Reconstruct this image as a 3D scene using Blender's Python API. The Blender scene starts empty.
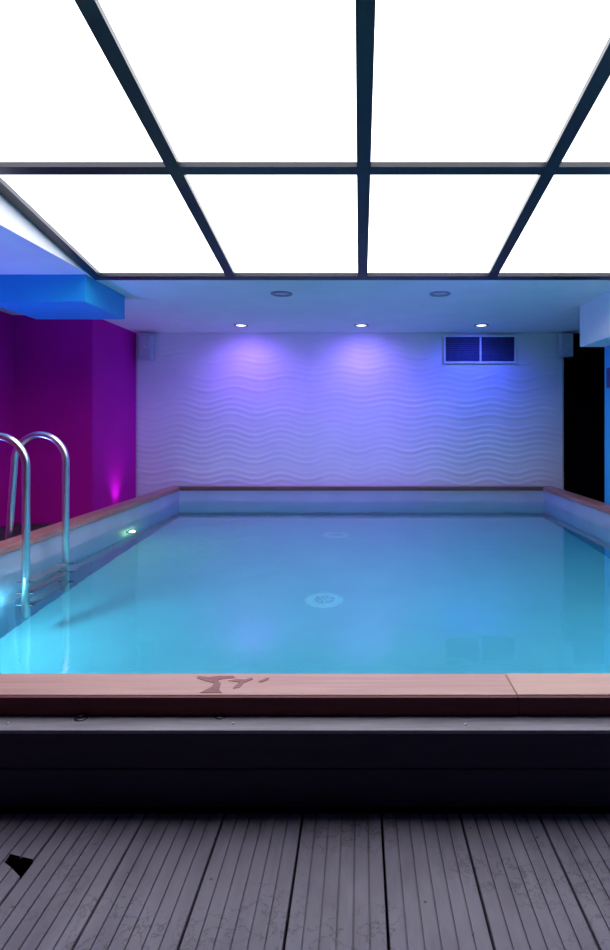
import bpy, bmesh, math, random
from mathutils import Vector

random.seed(7)
scene = bpy.context.scene
C = scene.collection
PI = math.pi
EYE = 1.035            # camera height above the deck (deck top is z = 0)

# ------------------------------------------------------------------ camera
cam_data = bpy.data.cameras.new('camera')
cam = bpy.data.objects.new('camera', cam_data)
C.objects.link(cam)
cam.location = (0, 0, EYE)
cam.rotation_euler = (PI / 2, 0, 0)
cam_data.sensor_fit = 'HORIZONTAL'
cam_data.sensor_width = 36.0
cam_data.lens = 600 / 610 * 36.0
cam_data.shift_x = -55 / 610
cam_data.shift_y = -50 / 610
cam_data.clip_start = 0.02
scene.camera = cam

# ------------------------------------------------------------------ world, exposure
world = bpy.data.worlds.new('world')
scene.world = world
world.use_nodes = True
world.node_tree.nodes['Background'].inputs[0].default_value = (0.02, 0.015, 0.06, 1)
world.node_tree.nodes['Background'].inputs[1].default_value = 0.25
vs = scene.view_settings
vs.view_transform = 'Standard'
vs.look = 'None'
vs.gamma = 1.0
vs.exposure = 0.0
vs.use_curve_mapping = False
scene.cycles.use_denoising = True
scene.cycles.max_bounces = 12
scene.cycles.diffuse_bounces = 6
scene.cycles.sample_clamp_indirect = 6.0

PANEL_LIGHT = 3.6      # brightness of the luminous ceiling


# ------------------------------------------------------------------ light helper (used by the lamp builders)
def add_spot(name, loc, aim, power, color, angle=70, blend=0.8, radius=0.03):
    d = bpy.data.lights.new(name, 'SPOT')
    d.energy = power
    d.color = color
    d.spot_size = math.radians(angle)
    d.spot_blend = blend
    d.shadow_soft_size = radius
    o = bpy.data.objects.new(name, d)
    C.objects.link(o)
    o.location = loc
    o.rotation_euler = (Vector(aim) - Vector(loc)).to_track_quat('-Z', 'Y').to_euler()
    return o


def add_point(name, loc, power, color, radius=0.05):
    d = bpy.data.lights.new(name, 'POINT')
    d.energy = power
    d.color = color
    d.shadow_soft_size = radius
    o = bpy.data.objects.new(name, d)
    C.objects.link(o)
    o.location = loc
    return o


# ------------------------------------------------------------------ materials
def new_mat(name):
    m = bpy.data.materials.new(name)
    m.use_nodes = True
    nt = m.node_tree
    return m, nt, nt.nodes['Principled BSDF']


def rgb(c):
    return (c[0], c[1], c[2], 1.0)


def mottled(name, c1, c2, scale=8.0, rough=0.6, metallic=0.0, bump=0.0, bump_scale=60.0, stretch=(1, 1, 1), spec=0.5):
    """plain painted / cast surface: two close tones mixed by noise, fine relief"""
    m, nt, b = new_mat(name)
    N, L = nt.nodes, nt.links
    tc = N.new('ShaderNodeTexCoord')
    mp = N.new('ShaderNodeMapping')
    mp.inputs['Scale'].default_value = stretch
    L.new(tc.outputs['Object'], mp.inputs['Vector'])
    nz = N.new('ShaderNodeTexNoise')
    nz.inputs['Scale'].default_value = scale
    nz.inputs['Detail'].default_value = 5
    L.new(mp.outputs['Vector'], nz.inputs['Vector'])
    cr = N.new('ShaderNodeValToRGB')
    cr.color_ramp.elements[0].position = 0.35
    cr.color_ramp.elements[1].position = 0.68
    cr.color_ramp.elements[0].color = rgb(c1)
    cr.color_ramp.elements[1].color = rgb(c2)
    L.new(nz.outputs['Fac'], cr.inputs['Fac'])
    L.new(cr.outputs['Color'], b.inputs['Base Color'])
    b.inputs['Roughness'].default_value = rough
    b.inputs['Metallic'].default_value = metallic
    b.inputs['Specular IOR Level'].default_value = spec
    if bump > 0:
        n2 = N.new('ShaderNodeTexNoise')
        n2.inputs['Scale'].default_value = bump_scale
        n2.inputs['Detail'].default_value = 4
        L.new(mp.outputs['Vector'], n2.inputs['Vector'])
        bp = N.new('ShaderNodeBump')
        bp.inputs['Strength'].default_value = bump
        bp.inputs['Distance'].default_value = 0.01
        L.new(n2.outputs['Fac'], bp.inputs['Height'])
        L.new(bp.outputs['Normal'], b.inputs['Normal'])
    return m


def emissive(name, color, strength):
    m, nt, b = new_mat(name)
    b.inputs['Base Color'].default_value = (0.8, 0.8, 0.8, 1)
    b.inputs['Emission Color'].default_value = rgb(color)
    b.inputs['Emission Strength'].default_value = strength
    return m


def wood_mat(name, dark, light, axis=0, rough=0.35):
    """varnished reddish hardwood, grain along the given axis"""
    m, nt, b = new_mat(name)
    N, L = nt.nodes, nt.links
    tc = N.new('ShaderNodeTexCoord')
    mp = N.new('ShaderNodeMapping')
    s = [22, 22, 22]
    s[axis] = 1.2
    mp.inputs['Scale'].default_value = s
    L.new(tc.outputs['Object'], mp.inputs['Vector'])
    nz = N.new('ShaderNodeTexNoise')
    nz.inputs['Scale'].default_value = 2.0
    nz.inputs['Detail'].default_value = 7
    nz.inputs['Distortion'].default_value = 0.8
    L.new(mp.outputs['Vector'], nz.inputs['Vector'])
    cr = N.new('ShaderNodeValToRGB')
    cr.color_ramp.elements[0].position = 0.3
    cr.color_ramp.elements[1].position = 0.7
    cr.color_ramp.elements[0].color = rgb(dark)
    cr.color_ramp.elements[1].color = rgb(light)
    L.new(nz.outputs['Fac'], cr.inputs['Fac'])
    L.new(cr.outputs['Color'], b.inputs['Base Color'])
    b.inputs['Roughness'].default_value = rough
    bp = N.new('ShaderNodeBump')
    bp.inputs['Strength'].default_value = 0.08
    bp.inputs['Distance'].default_value = 0.004
    L.new(nz.outputs['Fac'], bp.inputs['Height'])
    L.new(bp.outputs['Normal'], b.inputs['Normal'])
    return m


def deck_mat():
    """weathered grey composite decking with dirt, fine dark root-like marks and specks"""
    m, nt, b = new_mat('weathered grey decking')
    N, L = nt.nodes, nt.links
    tc = N.new('ShaderNodeTexCoord')
    geo = N.new('ShaderNodeNewGeometry')
    mp = N.new('ShaderNodeMapping')
    mp.inputs['Scale'].default_value = (9, 2.2, 9)
    L.new(geo.outputs['Position'], mp.inputs['Vector'])
    n1 = N.new('ShaderNodeTexNoise')
    n1.inputs['Scale'].default_value = 1.6
    n1.inputs['Detail'].default_value = 8
    n1.inputs['Roughness'].default_value = 0.65
    L.new(mp.outputs['Vector'], n1.inputs['Vector'])
    cr = N.new('ShaderNodeValToRGB')
    cr.color_ramp.elements[0].position = 0.3
    cr.color_ramp.elements[1].position = 0.72
    cr.color_ramp.elements[0].color = (0.118, 0.100, 0.150, 1)
    cr.color_ramp.elements[1].color = (0.205, 0.180, 0.240, 1)
    L.new(n1.outputs['Fac'], cr.inputs['Fac'])
    # thin dark veins: narrow band of a noise field, kept only inside patches
    n2 = N.new('ShaderNodeTexNoise')
    n2.inputs['Scale'].default_value = 17.0
    n2.inputs['Detail'].default_value = 6
    n2.inputs['Roughness'].default_value = 0.6
    L.new(geo.outputs['Position'], n2.inputs['Vector'])
    sub = N.new('ShaderNodeMath'); sub.operation = 'SUBTRACT'; sub.inputs[1].default_value = 0.5
    ab = N.new('ShaderNodeMath'); ab.operation = 'ABSOLUTE'
    lt = N.new('ShaderNodeMapRange')
    lt.inputs['From Min'].default_value = 0.0
    lt.inputs['From Max'].default_value = 0.02
    lt.inputs['To Min'].default_value = 1.0
    lt.inputs['To Max'].default_value = 0.0
    L.new(n2.outputs['Fac'], sub.inputs[0]); L.new(sub.outputs[0], ab.inputs[0]); L.new(ab.outputs[0], lt.inputs['Value'])
    n3 = N.new('ShaderNodeTexNoise')
    n3.inputs['Scale'].default_value = 3.1
    n3.inputs['Detail'].default_value = 2
    L.new(geo.outputs['Position'], n3.inputs['Vector'])
    pm = N.new('ShaderNodeMapRange')
    pm.inputs['From Min'].default_value = 0.47
    pm.inputs['From Max'].default_value = 0.56
    L.new(n3.outputs['Fac'], pm.inputs['Value'])
    mul = N.new('ShaderNodeMath'); mul.operation = 'MULTIPLY'
    L.new(lt.outputs[0], mul.inputs[0]); L.new(pm.outputs[0], mul.inputs[1])
    # specks
    vo = N.new('ShaderNodeTexVoronoi')
    vo.inputs['Scale'].default_value = 15.0
    L.new(geo.outputs['Position'], vo.inputs['Vector'])
    sp = N.new('ShaderNodeMapRange')
    sp.inputs['From Min'].default_value = 0.05
    sp.inputs['From Max'].default_value = 0.07
    sp.inputs['To Min'].default_value = 0.8
    sp.inputs['To Max'].default_value = 0.0
    L.new(vo.outputs['Distance'], sp.inputs['Value'])
    mx = N.new('ShaderNodeMath'); mx.operation = 'MAXIMUM'
    m75 = N.new('ShaderNodeMath'); m75.operation = 'MULTIPLY'; m75.inputs[1].default_value = 0.7
    L.new(mul.outputs[0], m75.inputs[0])
    L.new(m75.outputs[0], mx.inputs[0]); L.new(sp.outputs[0], mx.inputs[1])
    mix = N.new('ShaderNodeMixRGB')
    mix.inputs['Color2'].default_value = (0.03, 0.026, 0.036, 1)
    L.new(mx.outputs[0], mix.inputs['Fac']); L.new(cr.outputs['Color'], mix.inputs['Color1'])
    L.new(mix.outputs['Color'], b.inputs['Base Color'])
    b.inputs['Roughness'].default_value = 0.62
    bp = N.new('ShaderNodeBump')
    bp.inputs['Strength'].default_value = 0.15
    bp.inputs['Distance'].default_value = 0.004
    L.new(n1.outputs['Fac'], bp.inputs['Height'])
    L.new(bp.outputs['Normal'], b.inputs['Normal'])
    return m


def water_mat():
    m, nt, b = new_mat('pool water')
    N, L = nt.nodes, nt.links
    b.inputs['Base Color'].default_value = (1, 1, 1, 1)
    b.inputs['Roughness'].default_value = 0.04
    b.inputs['IOR'].default_value = 1.333
    b.inputs['Transmission Weight'].default_value = 1.0
    geo = N.new('ShaderNodeNewGeometry')
    nz = N.new('ShaderNodeTexNoise')
    nz.inputs['Scale'].default_value = 5.0
    nz.inputs['Detail'].default_value = 3
    L.new(geo.outputs['Position'], nz.inputs['Vector'])
    bp = N.new('ShaderNodeBump')
    bp.inputs['Strength'].default_value = 0.12
    bp.inputs['Distance'].default_value = 0.012
    L.new(nz.outputs['Fac'], bp.inputs['Height'])
    L.new(bp.outputs['Normal'], b.inputs['Normal'])
    va = N.new('ShaderNodeVolumeAbsorption')
    va.inputs['Color'].default_value = (0.48, 0.94, 0.985, 1)
    va.inputs['Density'].default_value = 1.0
    L.new(va.outputs['Volume'], nt.nodes['Material Output'].inputs['Volume'])
    return m


M = {}
M['white'] = mottled('white plaster', (0.80, 0.80, 0.82), (0.85, 0.85, 0.86), 3, 0.7, bump=0.04, bump_scale=120)
M['wave'] = mottled('white relief panel', (0.74, 0.73, 0.76), (0.79, 0.78, 0.80), 2, 0.55)
M['purple'] = mottled('magenta purple wall paint', (0.56, 0.001, 0.34), (0.61, 0.002, 0.37), 2.5, 0.7, spec=0.15, bump=0.04, bump_scale=120)
M['turquoise'] = mottled('bright blue wall paint', (0.006, 0.33, 0.70), (0.008, 0.37, 0.75), 2.5, 0.5, bump=0.03, bump_scale=120)
M['black'] = mottled('unlit recess black', (0.002, 0.002, 0.002), (0.003, 0.003, 0.004), 6, 0.9, spec=0.02)
M['bar'] = mottled('dark satin aluminium', (0.010, 0.011, 0.022), (0.016, 0.017, 0.03), 12, 0.35)
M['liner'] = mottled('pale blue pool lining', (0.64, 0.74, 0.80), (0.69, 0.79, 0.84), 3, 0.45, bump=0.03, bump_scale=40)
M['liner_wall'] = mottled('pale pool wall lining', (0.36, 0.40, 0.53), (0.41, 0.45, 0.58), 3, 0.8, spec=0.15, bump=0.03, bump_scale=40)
M['chrome'] = mottled('polished stainless steel', (0.74, 0.75, 0.76), (0.82, 0.82, 0.83), 20, 0.28, metallic=1.0)
M['dark_steel'] = mottled('dark steel', (0.05, 0.05, 0.06), (0.09, 0.09, 0.10), 20, 0.4, metallic=0.8)
M['plastic'] = mottled('light plastic', (0.42, 0.46, 0.54), (0.48, 0.52, 0.60), 20, 0.45)
M['tread'] = mottled('grey anti-slip tread', (0.20, 0.20, 0.26), (0.26, 0.26, 0.32), 40, 0.5)
M['drain'] = mottled('white drain plastic', (0.93, 0.94, 0.95), (0.96, 0.97, 0.97), 20, 0.4)
M['drain_hole'] = mottled('drain slots', (0.62, 0.68, 0.72), (0.68, 0.74, 0.78), 20, 0.6)
M['grey_floor'] = mottled('dark grey floor', (0.03, 0.03, 0.035), (0.06, 0.055, 0.065), 5, 0.6, bump=0.05)
M['under'] = mottled('dark underside', (0.006, 0.006, 0.007), (0.012, 0.011, 0.013), 9, 0.9)
M['switch'] = mottled('dark blue plastic', (0.004, 0.006, 0.06), (0.006, 0.008, 0.08), 20, 0.4)
M['vent'] = mottled('vent metal', (0.70, 0.72, 0.76), (0.76, 0.78, 0.82), 20, 0.45)
M['slat'] = mottled('grey louvre metal', (0.05, 0.065, 0.15), (0.07, 0.085, 0.18), 20, 0.5)
M['ring'] = mottled('grey ring metal', (0.24, 0.25, 0.28), (0.29, 0.30, 0.33), 20, 0.4)
M['deck'] = deck_mat()
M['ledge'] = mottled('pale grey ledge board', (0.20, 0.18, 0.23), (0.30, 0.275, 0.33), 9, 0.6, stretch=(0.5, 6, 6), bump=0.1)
M['cladding'] = mottled('cladding board darkened for shade', (0.022, 0.016, 0.045), (0.032, 0.024, 0.06), 6, 0.6, stretch=(0.4, 4, 6), bump=0.1)  # decking-like boards, with the shade under the ledge put into their colour
M['fascia'] = wood_mat('fascia darkened for shade', (0.085, 0.006, 0.012), (0.13, 0.010, 0.020), 0, 0.6)
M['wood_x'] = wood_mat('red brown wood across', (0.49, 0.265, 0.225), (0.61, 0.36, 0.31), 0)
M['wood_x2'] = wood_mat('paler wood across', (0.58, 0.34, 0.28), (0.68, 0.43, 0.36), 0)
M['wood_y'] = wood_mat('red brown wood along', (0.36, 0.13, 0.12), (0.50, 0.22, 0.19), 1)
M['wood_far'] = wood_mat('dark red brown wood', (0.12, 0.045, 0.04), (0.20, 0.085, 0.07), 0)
M['wet'] = mottled('wet wood', (0.30, 0.125, 0.10), (0.36, 0.16, 0.13), 30, 0.25, spec=0.5)
M['water'] = water_mat()
M['panel'] = emissive('luminous panel', (0.985, 0.985, 1.0), PANEL_LIGHT)


# ------------------------------------------------------------------ mesh helpers
def add_box(bm, x0, x1, y0, y1, z0, z1):
    v = [bm.verts.new(p) for p in ((x0, y0, z0), (x1, y0, z0), (x1, y1, z0), (x0, y1, z0),
                                   (x0, y0, z1), (x1, y0, z1), (x1, y1, z1), (x0, y1, z1))]
    for f in ((3, 2, 1, 0), (4, 5, 6, 7), (0, 1, 5, 4), (1, 2, 6, 5), (2, 3, 7, 6), (3, 0, 4, 7)):
        bm.faces.new([v[i] for i in f])


def link_bm(name, bm, mat, parent=None, smooth=False):
    bmesh.ops.recalc_face_normals(bm, faces=bm.faces[:])
    me = bpy.data.meshes.new(name)
    bm.to_mesh(me)
    bm.free()
    me.materials.append(M[mat] if isinstance(mat, str) else mat)
    if smooth:
        for p in me.polygons:
            p.use_smooth = True
    o = bpy.data.objects.new(name, me)
    C.objects.link(o)
    o.parent = parent
    return o


def box(name, x0, x1, y0, y1, z0, z1, mat, parent=None, bevel=0.0):
    """box whose origin is at the centre of its base (world axes, parent at origin unless given)"""
    bm = bmesh.new()
    cx, cy = (x0 + x1) / 2, (y0 + y1) / 2
    add_box(bm, x0 - cx, x1 - cx, y0 - cy, y1 - cy, 0, z1 - z0)
    if bevel > 0:
        bmesh.ops.bevel(bm, geom=bm.edges[:], offset=bevel, segments=2, affect='EDGES', profile=0.6)
    o = link_bm(name, bm, mat, parent)
    p = parent.location if parent else Vector((0, 0, 0))
    o.location = (cx - p.x, cy - p.y, z0 - p.z)
    return o


def lathe(name, profile, mat, parent=None, loc=(0, 0, 0), seg=32, smooth=True, rot=None):
    """profile: list of (radius, z); revolved about z"""
    bm = bmesh.new()
    rings = []
    for r, z in profile:
        if r < 1e-6:
            rings.append([bm.verts.new((0, 0, z))])
        else:
            rings.append([bm.verts.new((r * math.cos(2 * PI * i / seg), r * math.sin(2 * PI * i / seg), z)) for i in range(seg)])
    for a, b in zip(rings[:-1], rings[1:]):
        if len(a) == 1 and len(b) == 1:
            continue
        for i in range(seg):
            j = (i + 1) % seg
            if len(a) == 1:
                bm.faces.new((a[0], b[i], b[j]))
            elif len(b) == 1:
                bm.faces.new((a[i], a[j], b[0]))
            else:
                bm.faces.new((a[i], a[j], b[j], b[i]))
    o = link_bm(name, bm, mat, parent, smooth)
    o.location = loc
    if rot:
        o.rotation_euler = rot
    return o


def add_tube(bm, pts, r, seg=16):
    pts = [Vector(p) for p in pts]
    rings = []
    up = Vector((0, 1, 0))
    for i, p in enumerate(pts):
        t = (pts[min(i + 1, len(pts) - 1)] - pts[max(i - 1, 0)]).normalized()
        a = up if abs(t.dot(up)) < 0.9 else Vector((1, 0, 0))
        n = t.cross(a).normalized()
        b = t.cross(n).normalized()
        rings.append([bm.verts.new(p + n * (r * math.cos(2 * PI * k / seg)) + b * (r * math.sin(2 * PI * k / seg))) for k in range(seg)])
    for a, b in zip(rings[:-1], rings[1:]):
        for k in range(seg):
            j = (k + 1) % seg
            bm.faces.new((a[k], a[j], b[j], b[k]))
    bm.faces.new(rings[0][::-1])
    bm.faces.new(rings[-1])


def prism(name, poly, z0, z1, mat, parent=None):
    bm = bmesh.new()
    cx = sum(p[0] for p in poly) / len(poly)
    cy = sum(p[1] for p in poly) / len(poly)
    lo = [bm.verts.new((x - cx, y - cy, 0)) for x, y in poly]
    hi = [bm.verts.new((x - cx, y - cy, z1 - z0)) for x, y in poly]
    bm.faces.new(lo[::-1])
    bm.faces.new(hi)
    n = len(poly)
    for i in range(n):
        j = (i + 1) % n
        bm.faces.new((lo[i], lo[j], hi[j], hi[i]))
    o = link_bm(name, bm, mat, parent)
    p = parent.location if parent else Vector((0, 0, 0))
    o.location = (cx - p.x, cy - p.y, z0 - p.z)
    return o


def thing(name, label, cat, loc=(0, 0, 0), group=None):
    o = bpy.data.objects.new(name, None)
    o.empty_display_size = 0.1
    C.objects.link(o)
    o.location = loc
    return tag(o, label, cat, group)


def tag(o, label, cat, group=None, kind=None):
    o['label'] = label
    o['category'] = cat
    if group:
        o['group'] = group
    if kind:
        o['kind'] = kind
    return o


def structure(o, label, cat):
    return tag(o, label, cat, kind='structure')


# ------------------------------------------------------------------ dimensions
CEIL = EYE + 1.158
PXL, PXR = -2.20, 2.237          # pool inside edges
PYN, PYF = 1.83, 7.33
COP = 0.145                      # coping width
COPZ = EYE - 0.757               # coping top
COPT = 0.045
WATER = EYE - 0.937
POOLF = WATER - 1.2
BACK = 7.55                      # back wall plane
LW = -2.82                       # purple pier side
RW = 2.385                       # right wall

# ------------------------------------------------------------------ room shell
structure(box('wall_left', -3.90, -3.655, -1.2, 6.325, 0, CEIL, 'purple'),
          'magenta purple wall left of the pool walkway', 'wall')
structure(box('wall_pier', -3.90, LW, 6.325, 7.80, 0, CEIL, 'purple'),
          'magenta purple wall corner lit by a pink uplight beside the white wave wall', 'wall')
structure(box('wall_right', RW, 3.40, -1.2, 5.85, 0, EYE + 0.761, 'turquoise'),
          'bright blue wall rising from the right pool coping', 'wall')
structure(box('wall_recess', 3.40, 3.55, 5.62, 7.80, 0, CEIL, 'black'),
          'black side wall of the dark recess behind the blue wall', 'wall')

# back wall: white panels with a wavy horizontal relief
def wave_wall():
    x0, x1, z0, z1 = LW, 2.565, 0.0, CEIL
    nx, nz = 190, 380
    p, lam, amp, dep = 0.069, 0.652, 0.036, 0.0042
    bm = bmesh.new()
    grid = []
    for j in range(nz + 1):
        z = z0 + (z1 - z0) * j / nz
        row = []
        for i in range(nx + 1):
            x = x0 + (x1 - x0) * i / nx
            a = amp * (0.85 + 0.25 * math.sin(z * 3.1 + x * 0.8))
            ph = (z + a * math.sin(2 * PI * (x + 0.06 * math.sin(z * 2.3)) / lam + 1.3)) / p
            s = ph % 1.0
            rnd = random.Random(int(math.floor(ph)) * 7919).random()
            h = (s / 0.62) if s < 0.62 else (1 - s) / 0.38        # asymmetric ridge
            h = 0.5 - 0.5 * math.cos(PI * h)
            fade = 0.75 + 0.45 * math.sin(x * 1.7 + rnd * 6.28)      # ridges swell and fade along their length
            row.append(bm.verts.new((x, -dep * h * (0.55 + 0.75 * rnd) * fade - 0.001, z)))
        grid.append(row)
    for j in range(nz):
        for i in range(nx):
            bm.faces.new((grid[j][i], grid[j][i + 1], grid[j + 1][i + 1], grid[j + 1][i]))
    # close the slab
    b = [bm.verts.new(q) for q in ((x0, 0.2, z0), (x1, 0.2, z0), (x1, 0.2, z1), (x0, 0.2, z1))]
    bm.faces.new((b[1], b[0], b[3], b[2]))
    bm.faces.new([b[0]] + [b[1]] + grid[0][::-1])
    bm.faces.new([b[2]] + [b[3]] + grid[nz])
    bm.faces.new([b[3], b[0]] + [grid[j][0] for j in range(nz + 1)])
    bm.faces.new([b[1], b[2]] + [grid[j][nx] for j in range(nz, -1, -1)])
    o = link_bm('wall_back', bm, 'wave', None, True)
    o.location = (0, BACK, 0)
    for pg in o.data.polygons:
        if len(pg.vertices) > 4 or pg.index >= nx * nz:
            pg.use_smooth = False
    return o
structure(wave_wall(), 'white back wall with a wavy horizontal relief', 'wall')

# unlit opening, its darkness put in as a black leaf
d1 = box('dark_opening', 2.575, 3.39, 7.62, 7.66, 0.0, 2.10, 'black')
structure(d1, 'black leaf put in for the unlit opening beside the wave wall', 'opening')
for x0, x1, z0, z1 in ((2.565, 2.59, 0, 2.15), (3.37, 3.40, 0, 2.15), (2.59, 3.37, 2.10, CEIL)):
    box('opening_frame', x0, x1, 7.60, 7.70, z0, z1, 'black', d1)
lathe('leaf_handle', [(0, 0), (0.012, 0), (0.012, 0.05), (0.024, 0.06), (0.024, 0.085), (0, 0.09)], 'black', d1,
      (-0.33, -0.02, 1.02), 16, True, (PI / 2, 0, 0))

# ceilings
structure(box('ceiling', -2.08, 3.55, 4.72, 7.80, CEIL, CEIL + 0.25, 'white'),
          'flat white ceiling between the luminous panels and the back wall', 'ceiling')
structure(box('ceiling_side', -3.90, -2.08, -1.2, 7.80, CEIL, CEIL + 1.0, 'white'),
          'white ceiling strip and upstand left of the luminous panels', 'ceiling')
structure(box('ceiling_beam', 2.144, 3.55, -1.2, 5.85, EYE + 0.761, CEIL + 0.9, 'white'),
          'white dropped ceiling beam over the blue wall', 'ceiling')
structure(box('ceiling_front', -2.08, 2.144, -1.2, 1.70, CEIL + 0.12, CEIL + 0.95, 'grey_floor'),  # out of view; coloured dark to keep bounced light off the cladding
          'dark ceiling over the deck in front of the luminous panels', 'ceiling')

# blue boxed-in soffit hanging at the left
sof = box('ceiling_soffit', -2.90, -2.111, 4.613, 5.386, EYE + 0.948, CEIL, 'turquoise', bevel=0.003)
structure(sof, 'bright blue box hanging from the white ceiling by the purple walls', 'soffit')

# ------------------------------------------------------------------ floor and deck
fl = box('floor', -3.9, 3.55, -1.2, 1.75, -0.16, -0.06, 'under')
structure(fl, 'deck of grooved weathered grey boards in front of the pool', 'floor')
wk = box('floor_walkway', -3.9, -2.34, 1.75, 7.80, -0.16, 0.0, 'grey_floor')
structure(wk, 'dark grey walkway floor between the pool and the purple walls', 'floor')
rf = box('floor_recess', 2.40, 3.55, 5.85, 7.80, -0.16, 0.0, 'grey_floor')
structure(rf, 'dark floor of the recess right of the pool', 'floor')

BW = 0.2085
def board_mesh(y0, y1):
    """one composite board: six flat strips parted by five narrow grooves"""
    w = BW - 0.006
    g, gd, t = 0.0042, 0.005, 0.028
    prof = [(-w / 2, -t), (-w / 2, -0.001), (-w / 2 + 0.001, 0)]
    for k in range(1, 6):
        x = -w / 2 + w * k / 6
        prof += [(x - g / 2, 0), (x - g / 2 + 0.0004, -gd), (x + g / 2 - 0.0004, -gd), (x + g / 2, 0)]
    prof += [(w / 2 - 0.001, 0), (w / 2, -0.001), (w / 2, -t)]
    bm = bmesh.new()
    a = [bm.verts.new((x, y0, z)) for x, z in prof]
    b = [bm.verts.new((x, y1, z)) for x, z in prof]
    n = len(prof)
    for i in range(n):
        j = (i + 1) % n
        bm.faces.new((a[i], a[j], b[j], b[i]))
    bm.faces.new(a[::-1])
    bm.faces.new(b)
    bmesh.ops.recalc_face_normals(bm, faces=bm.faces[:])
    me = bpy.data.meshes.new('deck_board')
    bm.to_mesh(me)
    bm.free()
    me.materials.append(M['deck'])
    return me

DY0, DY1 = -1.1, 1.598
bmesh_data = board_mesh(DY0, DY1)
def deck_px(x, y):
    d = 600 * EYE / (y - 425)
    return ((x - 360) * d / 600, d)
hole = [deck_px(3.4, 861.5), deck_px(9.3, 853.6), deck_px(34.5, 859.7), deck_px(21.2, 878.0), deck_px(16, 872.5), deck_px(11.8, 868)]
first = 0.057 - BW * 17
k = 0
while True:
    xa = first + BW * k                      # left gap of this board
    k += 1
    if xa + BW > RW:
        break
    cx = xa + BW / 2
    o = bpy.data.objects.new('deck_board', bmesh_data)
    C.objects.link(o)
    o.parent = fl
    o.location = (cx - fl.location.x, -fl.location.y, 0.16)
    if abs(xa + BW - (0.057 - BW * 4)) < 0.01:
        # the board with a piece broken out of its edge
        bpy.context.view_layer.update()
        cutter = prism('cutter', hole, -0.05, 0.05, 'under')
        md = o.modifiers.new('cut', 'BOOLEAN')
        md.operation = 'DIFFERENCE'
        md.object = cutter
        md.solver = 'EXACT'
        bpy.context.view_layer.update()
        dg = bpy.context.evaluated_depsgraph_get()
        me = bpy.data.meshes.new_from_object(o.evaluated_get(dg))
        o.modifiers.clear()
        o.data = me
        me.materials.clear()
        me.materials.append(M['deck'])
        bpy.data.objects.remove(cutter)
        me.materials.append(M['under'])
        for pg in me.polygons:
            if abs(pg.normal.z) < 0.5 and abs(pg.center.y - 1.41) < 0.06:
                pg.material_index = 1
        o['label'] = 'grey deck board with a piece broken out of its edge'

# ------------------------------------------------------------------ pool basin
pb = box('pool_basin', PXL - 0.13, PXR + 0.13, PYN - 0.11, PYF + 0.13, POOLF - 0.12, POOLF, 'liner')
structure(pb, 'pale blue lined pool basin', 'pool')
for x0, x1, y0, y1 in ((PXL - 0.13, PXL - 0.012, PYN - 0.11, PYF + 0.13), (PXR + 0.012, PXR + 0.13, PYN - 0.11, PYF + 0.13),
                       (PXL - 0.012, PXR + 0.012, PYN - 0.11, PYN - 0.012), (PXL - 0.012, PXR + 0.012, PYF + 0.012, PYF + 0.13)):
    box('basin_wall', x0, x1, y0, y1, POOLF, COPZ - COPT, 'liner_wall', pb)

# water: a closed body whose sides sit just inside the lining
wt = box('pool_water', PXL - 0.014, PXR + 0.014, PYN - 0.014, PYF + 0.014, POOLF - 0.002, WATER, 'water')
tag(wt, 'clear cyan blue water filling the pool', 'water', kind='stuff')

# ------------------------------------------------------------------ wooden coping
cp = thing('pool_coping', 'reddish brown wooden coping boards around the pool rim', 'coping', (0, PYN - COP, COPZ - COPT))
xo0, xo1 = PXL - COP, PXR + COP
yo0, yo1 = PYN - COP, PYF + COP
JX = (517 - 360) * 1.69 / 600               # joint in the front coping
def coping_board(poly, mat, label=None, z1=COPZ):
    o = prism('coping_board', poly, COPZ - COPT, z1, mat, cp)
    bv = o.modifiers.new('bevel', 'BEVEL')
    bv.width = 0.004
    bv.segments = 2
    if label:
        o['label'] = label
    return o
gp = 0.0008
coping_board([(xo0, yo0), (JX - gp, yo0), (JX - gp, PYN), (PXL + 0.0, PYN)], 'wood_x', 'front coping board with wet patches')
coping_board([(JX + gp, yo0), (xo1, yo0), (PXR, PYN), (JX + gp, PYN)], 'wood_x2', 'paler coping board', COPZ + 0.001)
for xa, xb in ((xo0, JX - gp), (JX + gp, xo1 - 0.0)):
    fb = box('shade_fascia', xa, xb, yo0 - 0.014, yo0 - 0.0005, COPZ - COPT - 0.008, COPZ - 0.002, 'fascia', cp, 0.003)  # added dark boards; the front face's shade is put into their colour
    fb['label'] = 'fascia darkened for shade'
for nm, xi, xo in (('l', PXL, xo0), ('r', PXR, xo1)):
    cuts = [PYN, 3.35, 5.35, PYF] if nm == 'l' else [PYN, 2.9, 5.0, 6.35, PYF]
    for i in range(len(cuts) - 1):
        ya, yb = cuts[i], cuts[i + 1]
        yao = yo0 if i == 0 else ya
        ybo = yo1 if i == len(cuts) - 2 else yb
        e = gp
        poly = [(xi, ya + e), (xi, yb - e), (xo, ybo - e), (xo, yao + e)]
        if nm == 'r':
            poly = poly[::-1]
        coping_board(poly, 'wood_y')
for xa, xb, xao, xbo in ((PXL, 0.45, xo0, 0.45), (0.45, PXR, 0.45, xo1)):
    coping_board([(xa + gp, PYF), (xb - gp, PYF), (xbo - gp, yo1), (xao + gp, yo1)], 'wood_far')

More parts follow.
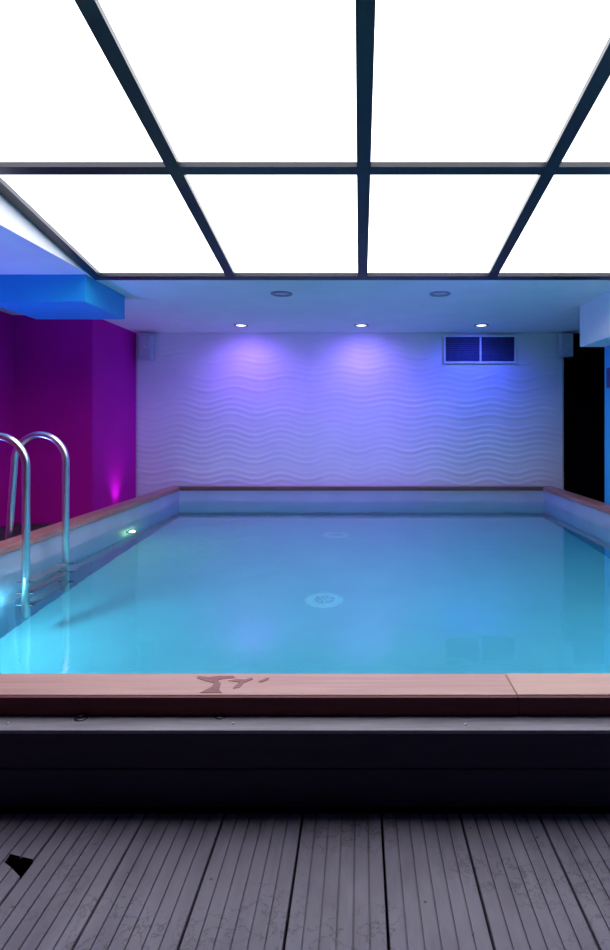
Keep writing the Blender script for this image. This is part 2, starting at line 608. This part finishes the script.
# ------------------------------------------------------------------ board cladding under the front coping
sk = thing('pool_cladding', 'horizontal cladding boards darkened for shade, with a pale ledge under the front coping', 'cladding', (0, 1.6, 0))
LEDGE = EYE - 0.812
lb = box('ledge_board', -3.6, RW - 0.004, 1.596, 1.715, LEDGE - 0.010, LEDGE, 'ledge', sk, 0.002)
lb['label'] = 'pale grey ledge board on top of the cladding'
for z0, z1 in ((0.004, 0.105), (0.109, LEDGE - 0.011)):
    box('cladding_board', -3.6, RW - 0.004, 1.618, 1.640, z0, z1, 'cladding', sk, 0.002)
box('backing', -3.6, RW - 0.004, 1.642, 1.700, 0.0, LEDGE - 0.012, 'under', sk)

# ------------------------------------------------------------------ luminous ceiling: bars and panels
SL = 0.16
def grid_z(y):
    return EYE + 1.140 + SL * (4.66 - y)      # underside of the bars
BX = [-2.036, -0.998, 0.02, 1.022, 2.085]
BY = [4.66, 3.233, 1.76]
HB = 0.037
PD = 0.028                                    # panel face above the bar underside
cg = thing('ceiling_grid', 'dark metal bars framing the luminous ceiling panels over the pool', 'ceiling frame', (0, BY[-1], grid_z(BY[-1])))
def sloped_bar(x0, x1, y0, y1, h=0.07):
    bm = bmesh.new()
    vv = []
    for x, y in ((x0, y0), (x1, y0), (x1, y1), (x0, y1)):
        vv.append((bm.verts.new((x, y, grid_z(y))), bm.verts.new((x, y, grid_z(y) + h))))
    bm.faces.new([v[0] for v in vv][::-1])
    bm.faces.new([v[1] for v in vv])
    for i in range(4):
        j = (i + 1) % 4
        bm.faces.new((vv[i][0], vv[j][0], vv[j][1], vv[i][1]))
    for v in bm.verts:
        v.co -= cg.location
    return link_bm('bar', bm, 'bar', cg)
for i, x in enumerate(BX):
    sloped_bar(x - HB, x + HB, BY[-1] - HB, BY[0] + HB)
for y in BY:
    for i in range(4):
        sloped_bar(BX[i] + HB, BX[i + 1] - HB, y - HB, y + HB)

row_txt = ['in the row beside the flat ceiling', 'in the row over the near pool edge']
col_txt = ['against the white upstand', 'second from white upstand', 'second from dropped beam', 'against the dropped beam']
for r in range(2):
    for c in range(4):
        x0, x1 = BX[c] + HB - 0.004, BX[c + 1] - HB + 0.004
        y0, y1 = BY[r + 1] + HB - 0.004, BY[r] - HB + 0.004
        bm = bmesh.new()
        loc = Vector(((x0 + x1) / 2, (y0 + y1) / 2, grid_z((y0 + y1) / 2) + PD))
        vv = []
        for x, y in ((x0, y0), (x1, y0), (x1, y1), (x0, y1)):
            z = grid_z(y) + PD
            vv.append((bm.verts.new(Vector((x, y, z)) - loc), bm.verts.new(Vector((x, y, z + 0.012)) - loc)))
        bm.faces.new([v[0] for v in vv][::-1])
        bm.faces.new([v[1] for v in vv])
        for i in range(4):
            j = (i + 1) % 4
            bm.faces.new((vv[i][0], vv[j][0], vv[j][1], vv[i][1]))
        o = link_bm('light_panel', bm, 'panel')
        o.location = loc
        tag(o, 'glowing ceiling panel %s, %s' % (row_txt[r], col_txt[c]), 'light panel', 'glowing ceiling panels over the pool')

# ------------------------------------------------------------------ ladder
ld = thing('pool_ladder', 'stainless steel pool ladder with two arched handrails over the left coping', 'ladder', (-2.06, 3.95, COPZ))
def rail(y):
    bm = bmesh.new()
    pts = [(-2.06, y, WATER - 0.85), (-2.06, y, EYE - 0.6), (-2.06, y, EYE - 0.30)]
    cxx, cz, r = -2.24, EYE - 0.255, 0.18
    for i in range(0, 25):
        a = PI * i / 24 * 0.985
        pts.append((cxx + r * math.cos(a), y, cz + r * math.sin(a) * 1.04))
    pts += [(-2.425, y, EYE - 0.34), (-2.455, y, EYE - 0.75), (-2.475, y, 0.0)]
    pts = [Vector(p) - ld.location for p in pts]
    add_tube(bm, pts, 0.0235, 18)
    o = link_bm('handrail', bm, 'chrome', ld, True)
    f = lathe('flange', [(0, 0.012), (0.024, 0.012), (0.055, 0.009), (0.06, 0), (0, 0)], 'chrome', o,
              Vector((-2.475, y, 0.0)) - ld.location, 24)
    return o
for y in (3.70, 4.20):
    rail(y)
for dz in (0.145, 0.39, 0.64):
    z = WATER - dz
    bm = bmesh.new()
    L0 = ld.location
    add_box(bm, -2.105 - L0.x, -2.015 - L0.x, 3.715 - L0.y, 4.185 - L0.y, z - L0.z, z + 0.022 - L0.z)
    bmesh.ops.bevel(bm, geom=bm.edges[:], offset=0.006, segments=2, affect='EDGES')
    tr = link_bm('tread', bm, 'tread', ld)
    for y in (3.70, 4.20):
        bm = bmesh.new()
        add_tube(bm, [Vector((-2.115, y, z + 0.011)) - L0, Vector((-2.005, y, z + 0.011)) - L0], 0.010, 10)
        link_bm('bolt', bm, 'dark_steel', tr)

# ------------------------------------------------------------------ downlights in the ceiling
DL = [(-1.378, (0.27, 0.13, 1.0), 72, 'violet-white downlight in the ceiling before the left speaker side of the wave wall'),
      (0.017, (0.25, 0.15, 1.0), 72, 'violet-white downlight in the ceiling before the middle of the wave wall'),
      (1.407, (0.06, 0.07, 1.0), 80, 'blue-white downlight in the ceiling before the vent grille')]
M['glow'] = emissive('downlight glow', (0.86, 0.82, 1.0), 4.0)
for x, colr, pw, lbl in DL:
    t = thing('downlight', lbl, 'downlight', (x, 6.95, CEIL), 'downlights before the wave wall')
    lathe('trim_ring', [(0.060, 0.0), (0.082, 0.0), (0.085, -0.004), (0.080, -0.010), (0.062, -0.008), (0.060, 0.0)], 'ring', t)
    lathe('lens', [(0, -0.012), (0.030, -0.010), (0.055, -0.004), (0.060, 0.0)], 'glow', t)
    add_spot('downlight_beam', (x, 6.95, CEIL - 0.02), (x, 7.45, 1.25), pw, colr, 140, 1.0, 0.06)

# flush round ceiling speakers / outlets
for x, lbl in ((-0.69, 'round grey-rimmed ceiling outlet on the purple wall side'), (0.704, 'round grey-rimmed ceiling outlet on the vent side')):
    t = thing('ceiling_outlet', lbl, 'ceiling outlet', (x, 5.28, CEIL), 'round ceiling outlets')
    lathe('rim', [(0.064, 0.0), (0.094, 0.0), (0.097, -0.006), (0.090, -0.012), (0.068, -0.008), (0.064, 0.0)], 'ring', t)
    lathe('cover', [(0, -0.003), (0.060, -0.003), (0.064, -0.001), (0.064, 0)], 'plastic', t)

# ------------------------------------------------------------------ vent grille
def vent():
    x0, x1 = (443.5 - 360) * BACK / 600, (515.5 - 360) * BACK / 600
    z0, z1 = EYE + (425 - 363.5) * BACK / 600, EYE + (425 - 335.5) * BACK / 600
    t = thing('vent_grille', 'two-part rectangular metal vent grille high on the wave wall', 'vent', ((x0 + x1) / 2, BACK - 0.02, z0))
    yf, yb = BACK - 0.040, BACK - 0.004
    fw = 0.022
    xm = (480.0 - 360) * BACK / 600
    for a in ((x0, x1, z0, z0 + fw), (x0, x1, z1 - fw, z1), (x0, x0 + fw, z0 + fw, z1 - fw), (x1 - fw, x1, z0 + fw, z1 - fw),
              (xm - fw / 2, xm + fw / 2, z0 + fw, z1 - fw)):
        box('frame_bar', a[0], a[1], yf, yb, a[2], a[3], 'vent', t, 0.002)
    box('back_plate', x0 + fw, x1 - fw, BACK - 0.017, BACK - 0.004, z0 + fw, z1 - fw, 'switch', t)
    n = 13
    for xa, xb in ((x0 + fw, xm - fw / 2), (xm + fw / 2, x1 - fw)):
        for i in range(n):
            zc = z0 + fw + (z1 - z0 - 2 * fw) * (i + 0.5) / n
            bm = bmesh.new()
            y0, y1 = -0.034, -0.018
            h = (z1 - z0 - 2 * fw) / n
            lo = [bm.verts.new(p) for p in ((xa, y0, -h * 0.46), (xb, y0, -h * 0.46), (xb, y1, h * 0.30), (xa, y1, h * 0.30))]
            hi = [bm.verts.new(v.co + Vector((0, 0, 0.003))) for v in lo]
            bm.faces.new(lo[::-1]); bm.faces.new(hi)
            for q in range(4):
                w = (q + 1) % 4
                bm.faces.new((lo[q], lo[w], hi[w], hi[q]))
            for v in bm.verts:
                v.co += Vector((0, BACK, zc)) - t.location
            link_bm('slat', bm, 'slat', t)
vent()

# ------------------------------------------------------------------ wall speakers
def speaker(px0, px1, py0, py1, lbl, side):
    D = 7.36
    x0, x1 = (px0 - 360) * D / 600, (px1 - 360) * D / 600
    z0, z1 = EYE + (425 - py1) * D / 600, EYE + (425 - py0) * D / 600
    t = thing('wall_speaker', lbl, 'speaker', ((x0 + x1) / 2, D + 0.1, z0), 'wall speakers on the wave wall')
    box('cabinet', x0, x1, D, D + 0.15, z0, z1, 'plastic', t, 0.012)
    box('grille', x0 + 0.012, x1 - 0.012, D - 0.006, D + 0.002, z0 + 0.012, z1 - 0.012, 'plastic', t, 0.003)
    lathe('badge', [(0, 0.004), (0.007, 0.003), (0.008, 0)], 'drain', t,
          Vector(((x0 + x1) / 2, D - 0.006, (z0 + z1) / 2)) - t.location, 14, True, (PI / 2, 0, 0))
    xb = x0 + 0.03 if side < 0 else x1 - 0.06
    box('bracket', (x0 + x1) / 2 - 0.03, (x0 + x1) / 2 + 0.03, D + 0.14, BACK - 0.004, z0 + 0.10, z0 + 0.16, 'dark_steel', t)
speaker(138.2, 151.0, 334.5, 359.0, 'pale wall speaker in the corner between purple wall and wave wall', -1)
speaker(562.0, 573.5, 333.2, 356.3, 'pale wall speaker at the corner above the black opening', 1)

# ------------------------------------------------------------------ control box on the blue wall
sb = thing('control_box', 'small dark blue control box on the bright blue wall', 'control box', (RW - 0.02, 5.65, EYE + 0.355))
box('housing', RW - 0.022, RW, 5.50, 5.76, EYE + 0.355, EYE + 0.545, 'switch', sb, 0.006)
box('button', RW - 0.026, RW - 0.021, 5.60, 5.66, EYE + 0.42, EYE + 0.48, 'dark_steel', sb, 0.002)

# ------------------------------------------------------------------ drains on the pool floor
for x, y, lbl in ((-0.262, 4.46, 'round white drain cover on the pool floor near the ladder'),
                  (-0.25, 6.43, 'round white drain cover on the pool floor near the far coping')):
    t = thing('floor_drain', lbl, 'drain', (x, y, POOLF), 'round drains on the pool floor')
    lathe('ring', [(0.075, 0.0), (0.075, 0.010), (0.085, 0.016), (0.135, 0.014), (0.148, 0.004), (0.150, 0.0)], 'drain', t, (0, 0, 0), 40)
    lathe('grate', [(0, 0.013), (0.070, 0.011), (0.076, 0.0)], 'drain_hole', t, (0, 0, 0), 32)
    for k in range(8):
        a = PI * 2 * k / 8
        bm = bmesh.new()
        add_box(bm, 0.018, 0.066, -0.006, 0.006, 0.011, 0.017)
        o = link_bm('rib', bm, 'drain', t)
        o.rotation_euler = (0, 0, a)

# ------------------------------------------------------------------ underwater lamps
def pool_lamp(y, depth, lens_col, lens_str, light_col, power, lbl, side=-1, k=1.0):
    xw = PXL - 0.012 if side < 0 else PXR + 0.012
    s = 1 if side < 0 else -1
    t = thing('pool_lamp', lbl, 'pool lamp', (xw, y, WATER - depth), 'underwater lamps in the pool walls')
    rot = (0, s * PI / 2, 0)
    lathe('bezel', [(q * k, h) for q, h in ((0.060, 0.0), (0.060, 0.012), (0.066, 0.018), (0.082, 0.014), (0.090, 0.0))], 'chrome', t, (0, 0, 0), 32, True, rot)
    lm = emissive('lamp lens', lens_col, lens_str)
    lathe('lens', [(q * k, h) for q, h in ((0, 0.020), (0.035, 0.017), (0.060, 0.008), (0.060, 0.0))], lm, t, (0, 0, 0), 28, True, rot)
    add_point('pool_lamp_light', (xw + s * 0.055 * k, y, WATER - depth), power, light_col, 0.035 * k)
pool_lamp(5.74, 0.45, (0.80, 1.0, 0.45), 6.0, (0.60, 1.0, 0.30), 6, 'greenish glowing underwater lamp in the pool wall beyond the ladder', -1, 0.62)
pool_lamp(3.50, 0.53, (0.75, 0.95, 1.0), 10.0, (0.32, 0.88, 1.0), 18, 'white-blue glowing underwater lamp in the pool wall beside the ladder')
pool_lamp(3.0, 0.60, (0.5, 0.8, 1.0), 8.0, (0.08, 0.70, 1.0), 16, 'added blue glowing underwater lamp in the pool wall under the blue wall', 1)  # extra lamp out of view, added to colour the water

# ------------------------------------------------------------------ coloured wall washers
def uplight(loc, aim, col, power, angle, lbl, glow):
    t = thing('floor_uplight', lbl, 'uplight', loc, 'coloured uplights around the pool')
    lathe('housing', [(0, 0), (0.05, 0), (0.055, 0.01), (0.055, 0.05), (0.045, 0.055), (0.042, 0.05)], 'dark_steel', t, (0, 0, 0), 24)
    lathe('lens', [(0, 0.050), (0.042, 0.048)], emissive('uplight lens', glow, 6.0), t, (0, 0, 0), 20)
    add_spot('uplight_beam', (loc[0], loc[1], loc[2] + 0.07), aim, power, col, angle, 1.0, 0.05)
uplight((-2.72, 6.92, 0.0), (-2.775, 6.92, 1.5), (0.50, 0.14, 1.0), 16, 92, 'pink floor uplight washing the purple wall corner', (0.9, 0.3, 1.0))

uplight((-3.05, 4.0, 0.0), (-2.65, 4.5, 2.2), (0.14, 0.20, 1.0), 150, 95, 'added blue floor uplight beside the ladder aimed at the blue hanging box', (0.3, 0.3, 1.0))  # out of view, added to throw blue on the soffit and ceiling

# spotlights added out of view to colour the blue wall and the wave wall
def spotlight(loc, aim, col, power, angle, lbl):   # small swivelling spot on a ceiling base
    t = thing('added_spotlight', lbl, 'spotlight', loc, 'added coloured ceiling spotlights')
    lathe('base', [(0, 0), (0.05, 0), (0.05, -0.015), (0.012, -0.02), (0.012, -0.06), (0, -0.06)], 'dark_steel', t, (0, 0, 0), 24)
    q = (Vector(aim) - Vector(loc)).to_track_quat('Z', 'Y').to_euler()
    lathe('housing', [(0, -0.06), (0.03, -0.06), (0.042, -0.03), (0.045, 0.05), (0.040, 0.05), (0.038, 0.035)], 'dark_steel', t, (0, 0, -0.09), 24, True, q)
    lathe('lens', [(0, 0.037), (0.038, 0.035)], emissive('spotlight lens', (0.3, 0.5, 1.0), 6.0), t, (0, 0, -0.09), 20, True, q)
    dv = (Vector(aim) - Vector(loc)).normalized()
    add_spot('added_beam', Vector(loc) + Vector((0, 0, -0.09)) + dv * 0.08, aim, power, col, angle, 0.9, 0.03)
spotlight((-2.95, 3.3, CEIL), (2.5, 5.4, 1.1), (0.04, 0.26, 1.0), 150, 42, 'added dark ceiling spotlight above the walkway aimed at the blue wall')
spotlight((2.26, 2.6, EYE + 0.761), (-0.9, 7.5, 1.05), (0.21, 0.07, 1.0), 380, 48, 'added dark spotlight under the dropped beam aimed at the wave wall')

# ------------------------------------------------------------------ wet patches on the front coping
def cop_px(x, y):
    d = 600 * 0.757 / (y - 425)
    return ((x - 360) * d / 600, d)
def wet_patch(pts, lbl):
    o = prism('wet_patch', [cop_px(*p) for p in pts], COPZ + 0.0002, COPZ + 0.0014, 'wet')
    tag(o, lbl, 'water', 'wet patches on the front coping')
wet_patch([(200, 693), (206, 690), (212, 687), (214, 683), (207, 681.5), (197, 678.5), (198, 676.5), (210, 677.5), (219, 676.3), (233, 676.2),
           (235, 678), (224, 679), (217, 680.5), (221, 684), (219, 690), (222, 693)], 'brown wet patch like a tree on the wooden front coping')
wet_patch([(228, 681), (236, 679.5), (245, 679.8), (252, 677.8), (253, 679.5), (244, 683), (240, 687.5), (233, 689), (235, 686), (240, 682.5)],
          'brown wet streak beside the tree-like wet patch on the front coping')
wet_patch([(258, 682), (266, 678.5), (269.5, 678), (268, 680), (262, 682.5)], 'smallest brown wet streak on the wooden front coping')

# ------------------------------------------------------------------ ledge details
def ledge_px(x, y):
    d = 600 * 0.812 / (y - 425)
    return ((x - 360) * d / 600, d)
for px, py, r, lbl in ((81, 718.5, 0.016, 'dark ring bolt on the grey ledge under the front coping'),
                       (220, 717.0, 0.013, 'small dark bolt on the grey ledge below the wet patches')):
    x, y = ledge_px(px, py)
    t = thing('ledge_bolt', lbl, 'bolt', (x, y, LEDGE), 'dark bolts on the ledge')
    lathe('washer', [(0, 0.003), (r, 0.003), (r * 1.1, 0.0), (0, 0)], 'dark_steel', t, (0, 0, 0), 20)
    lathe('head', [(0, 0.009), (r * 0.45, 0.009), (r * 0.55, 0.003)], 'under', t, (0, 0, 0), 6, False)
M['drop'] = mottled('droplet glint', (0.75, 0.75, 0.78), (0.85, 0.85, 0.87), 20, 0.3)  # water droplets; their glint is put in as a pale colour
for px, py, lbl in ((8, 724, 'pale crumb on the grey ledge left of the ring bolt'), (233, 724, 'pale crumb on the grey ledge right of the small bolt'),
                    (465.5, 725, 'pale crumb on the grey ledge below the coping joint')):
    x, y = ledge_px(px, py)
    o = lathe('droplet', [(0, 0), (0.0035, 0.0005), (0.004, 0.002), (0.0025, 0.004), (0, 0.0045)], 'drop', None, (x, y, LEDGE), 7)
    tag(o, lbl, 'droplet', 'pale droplets on the ledge')
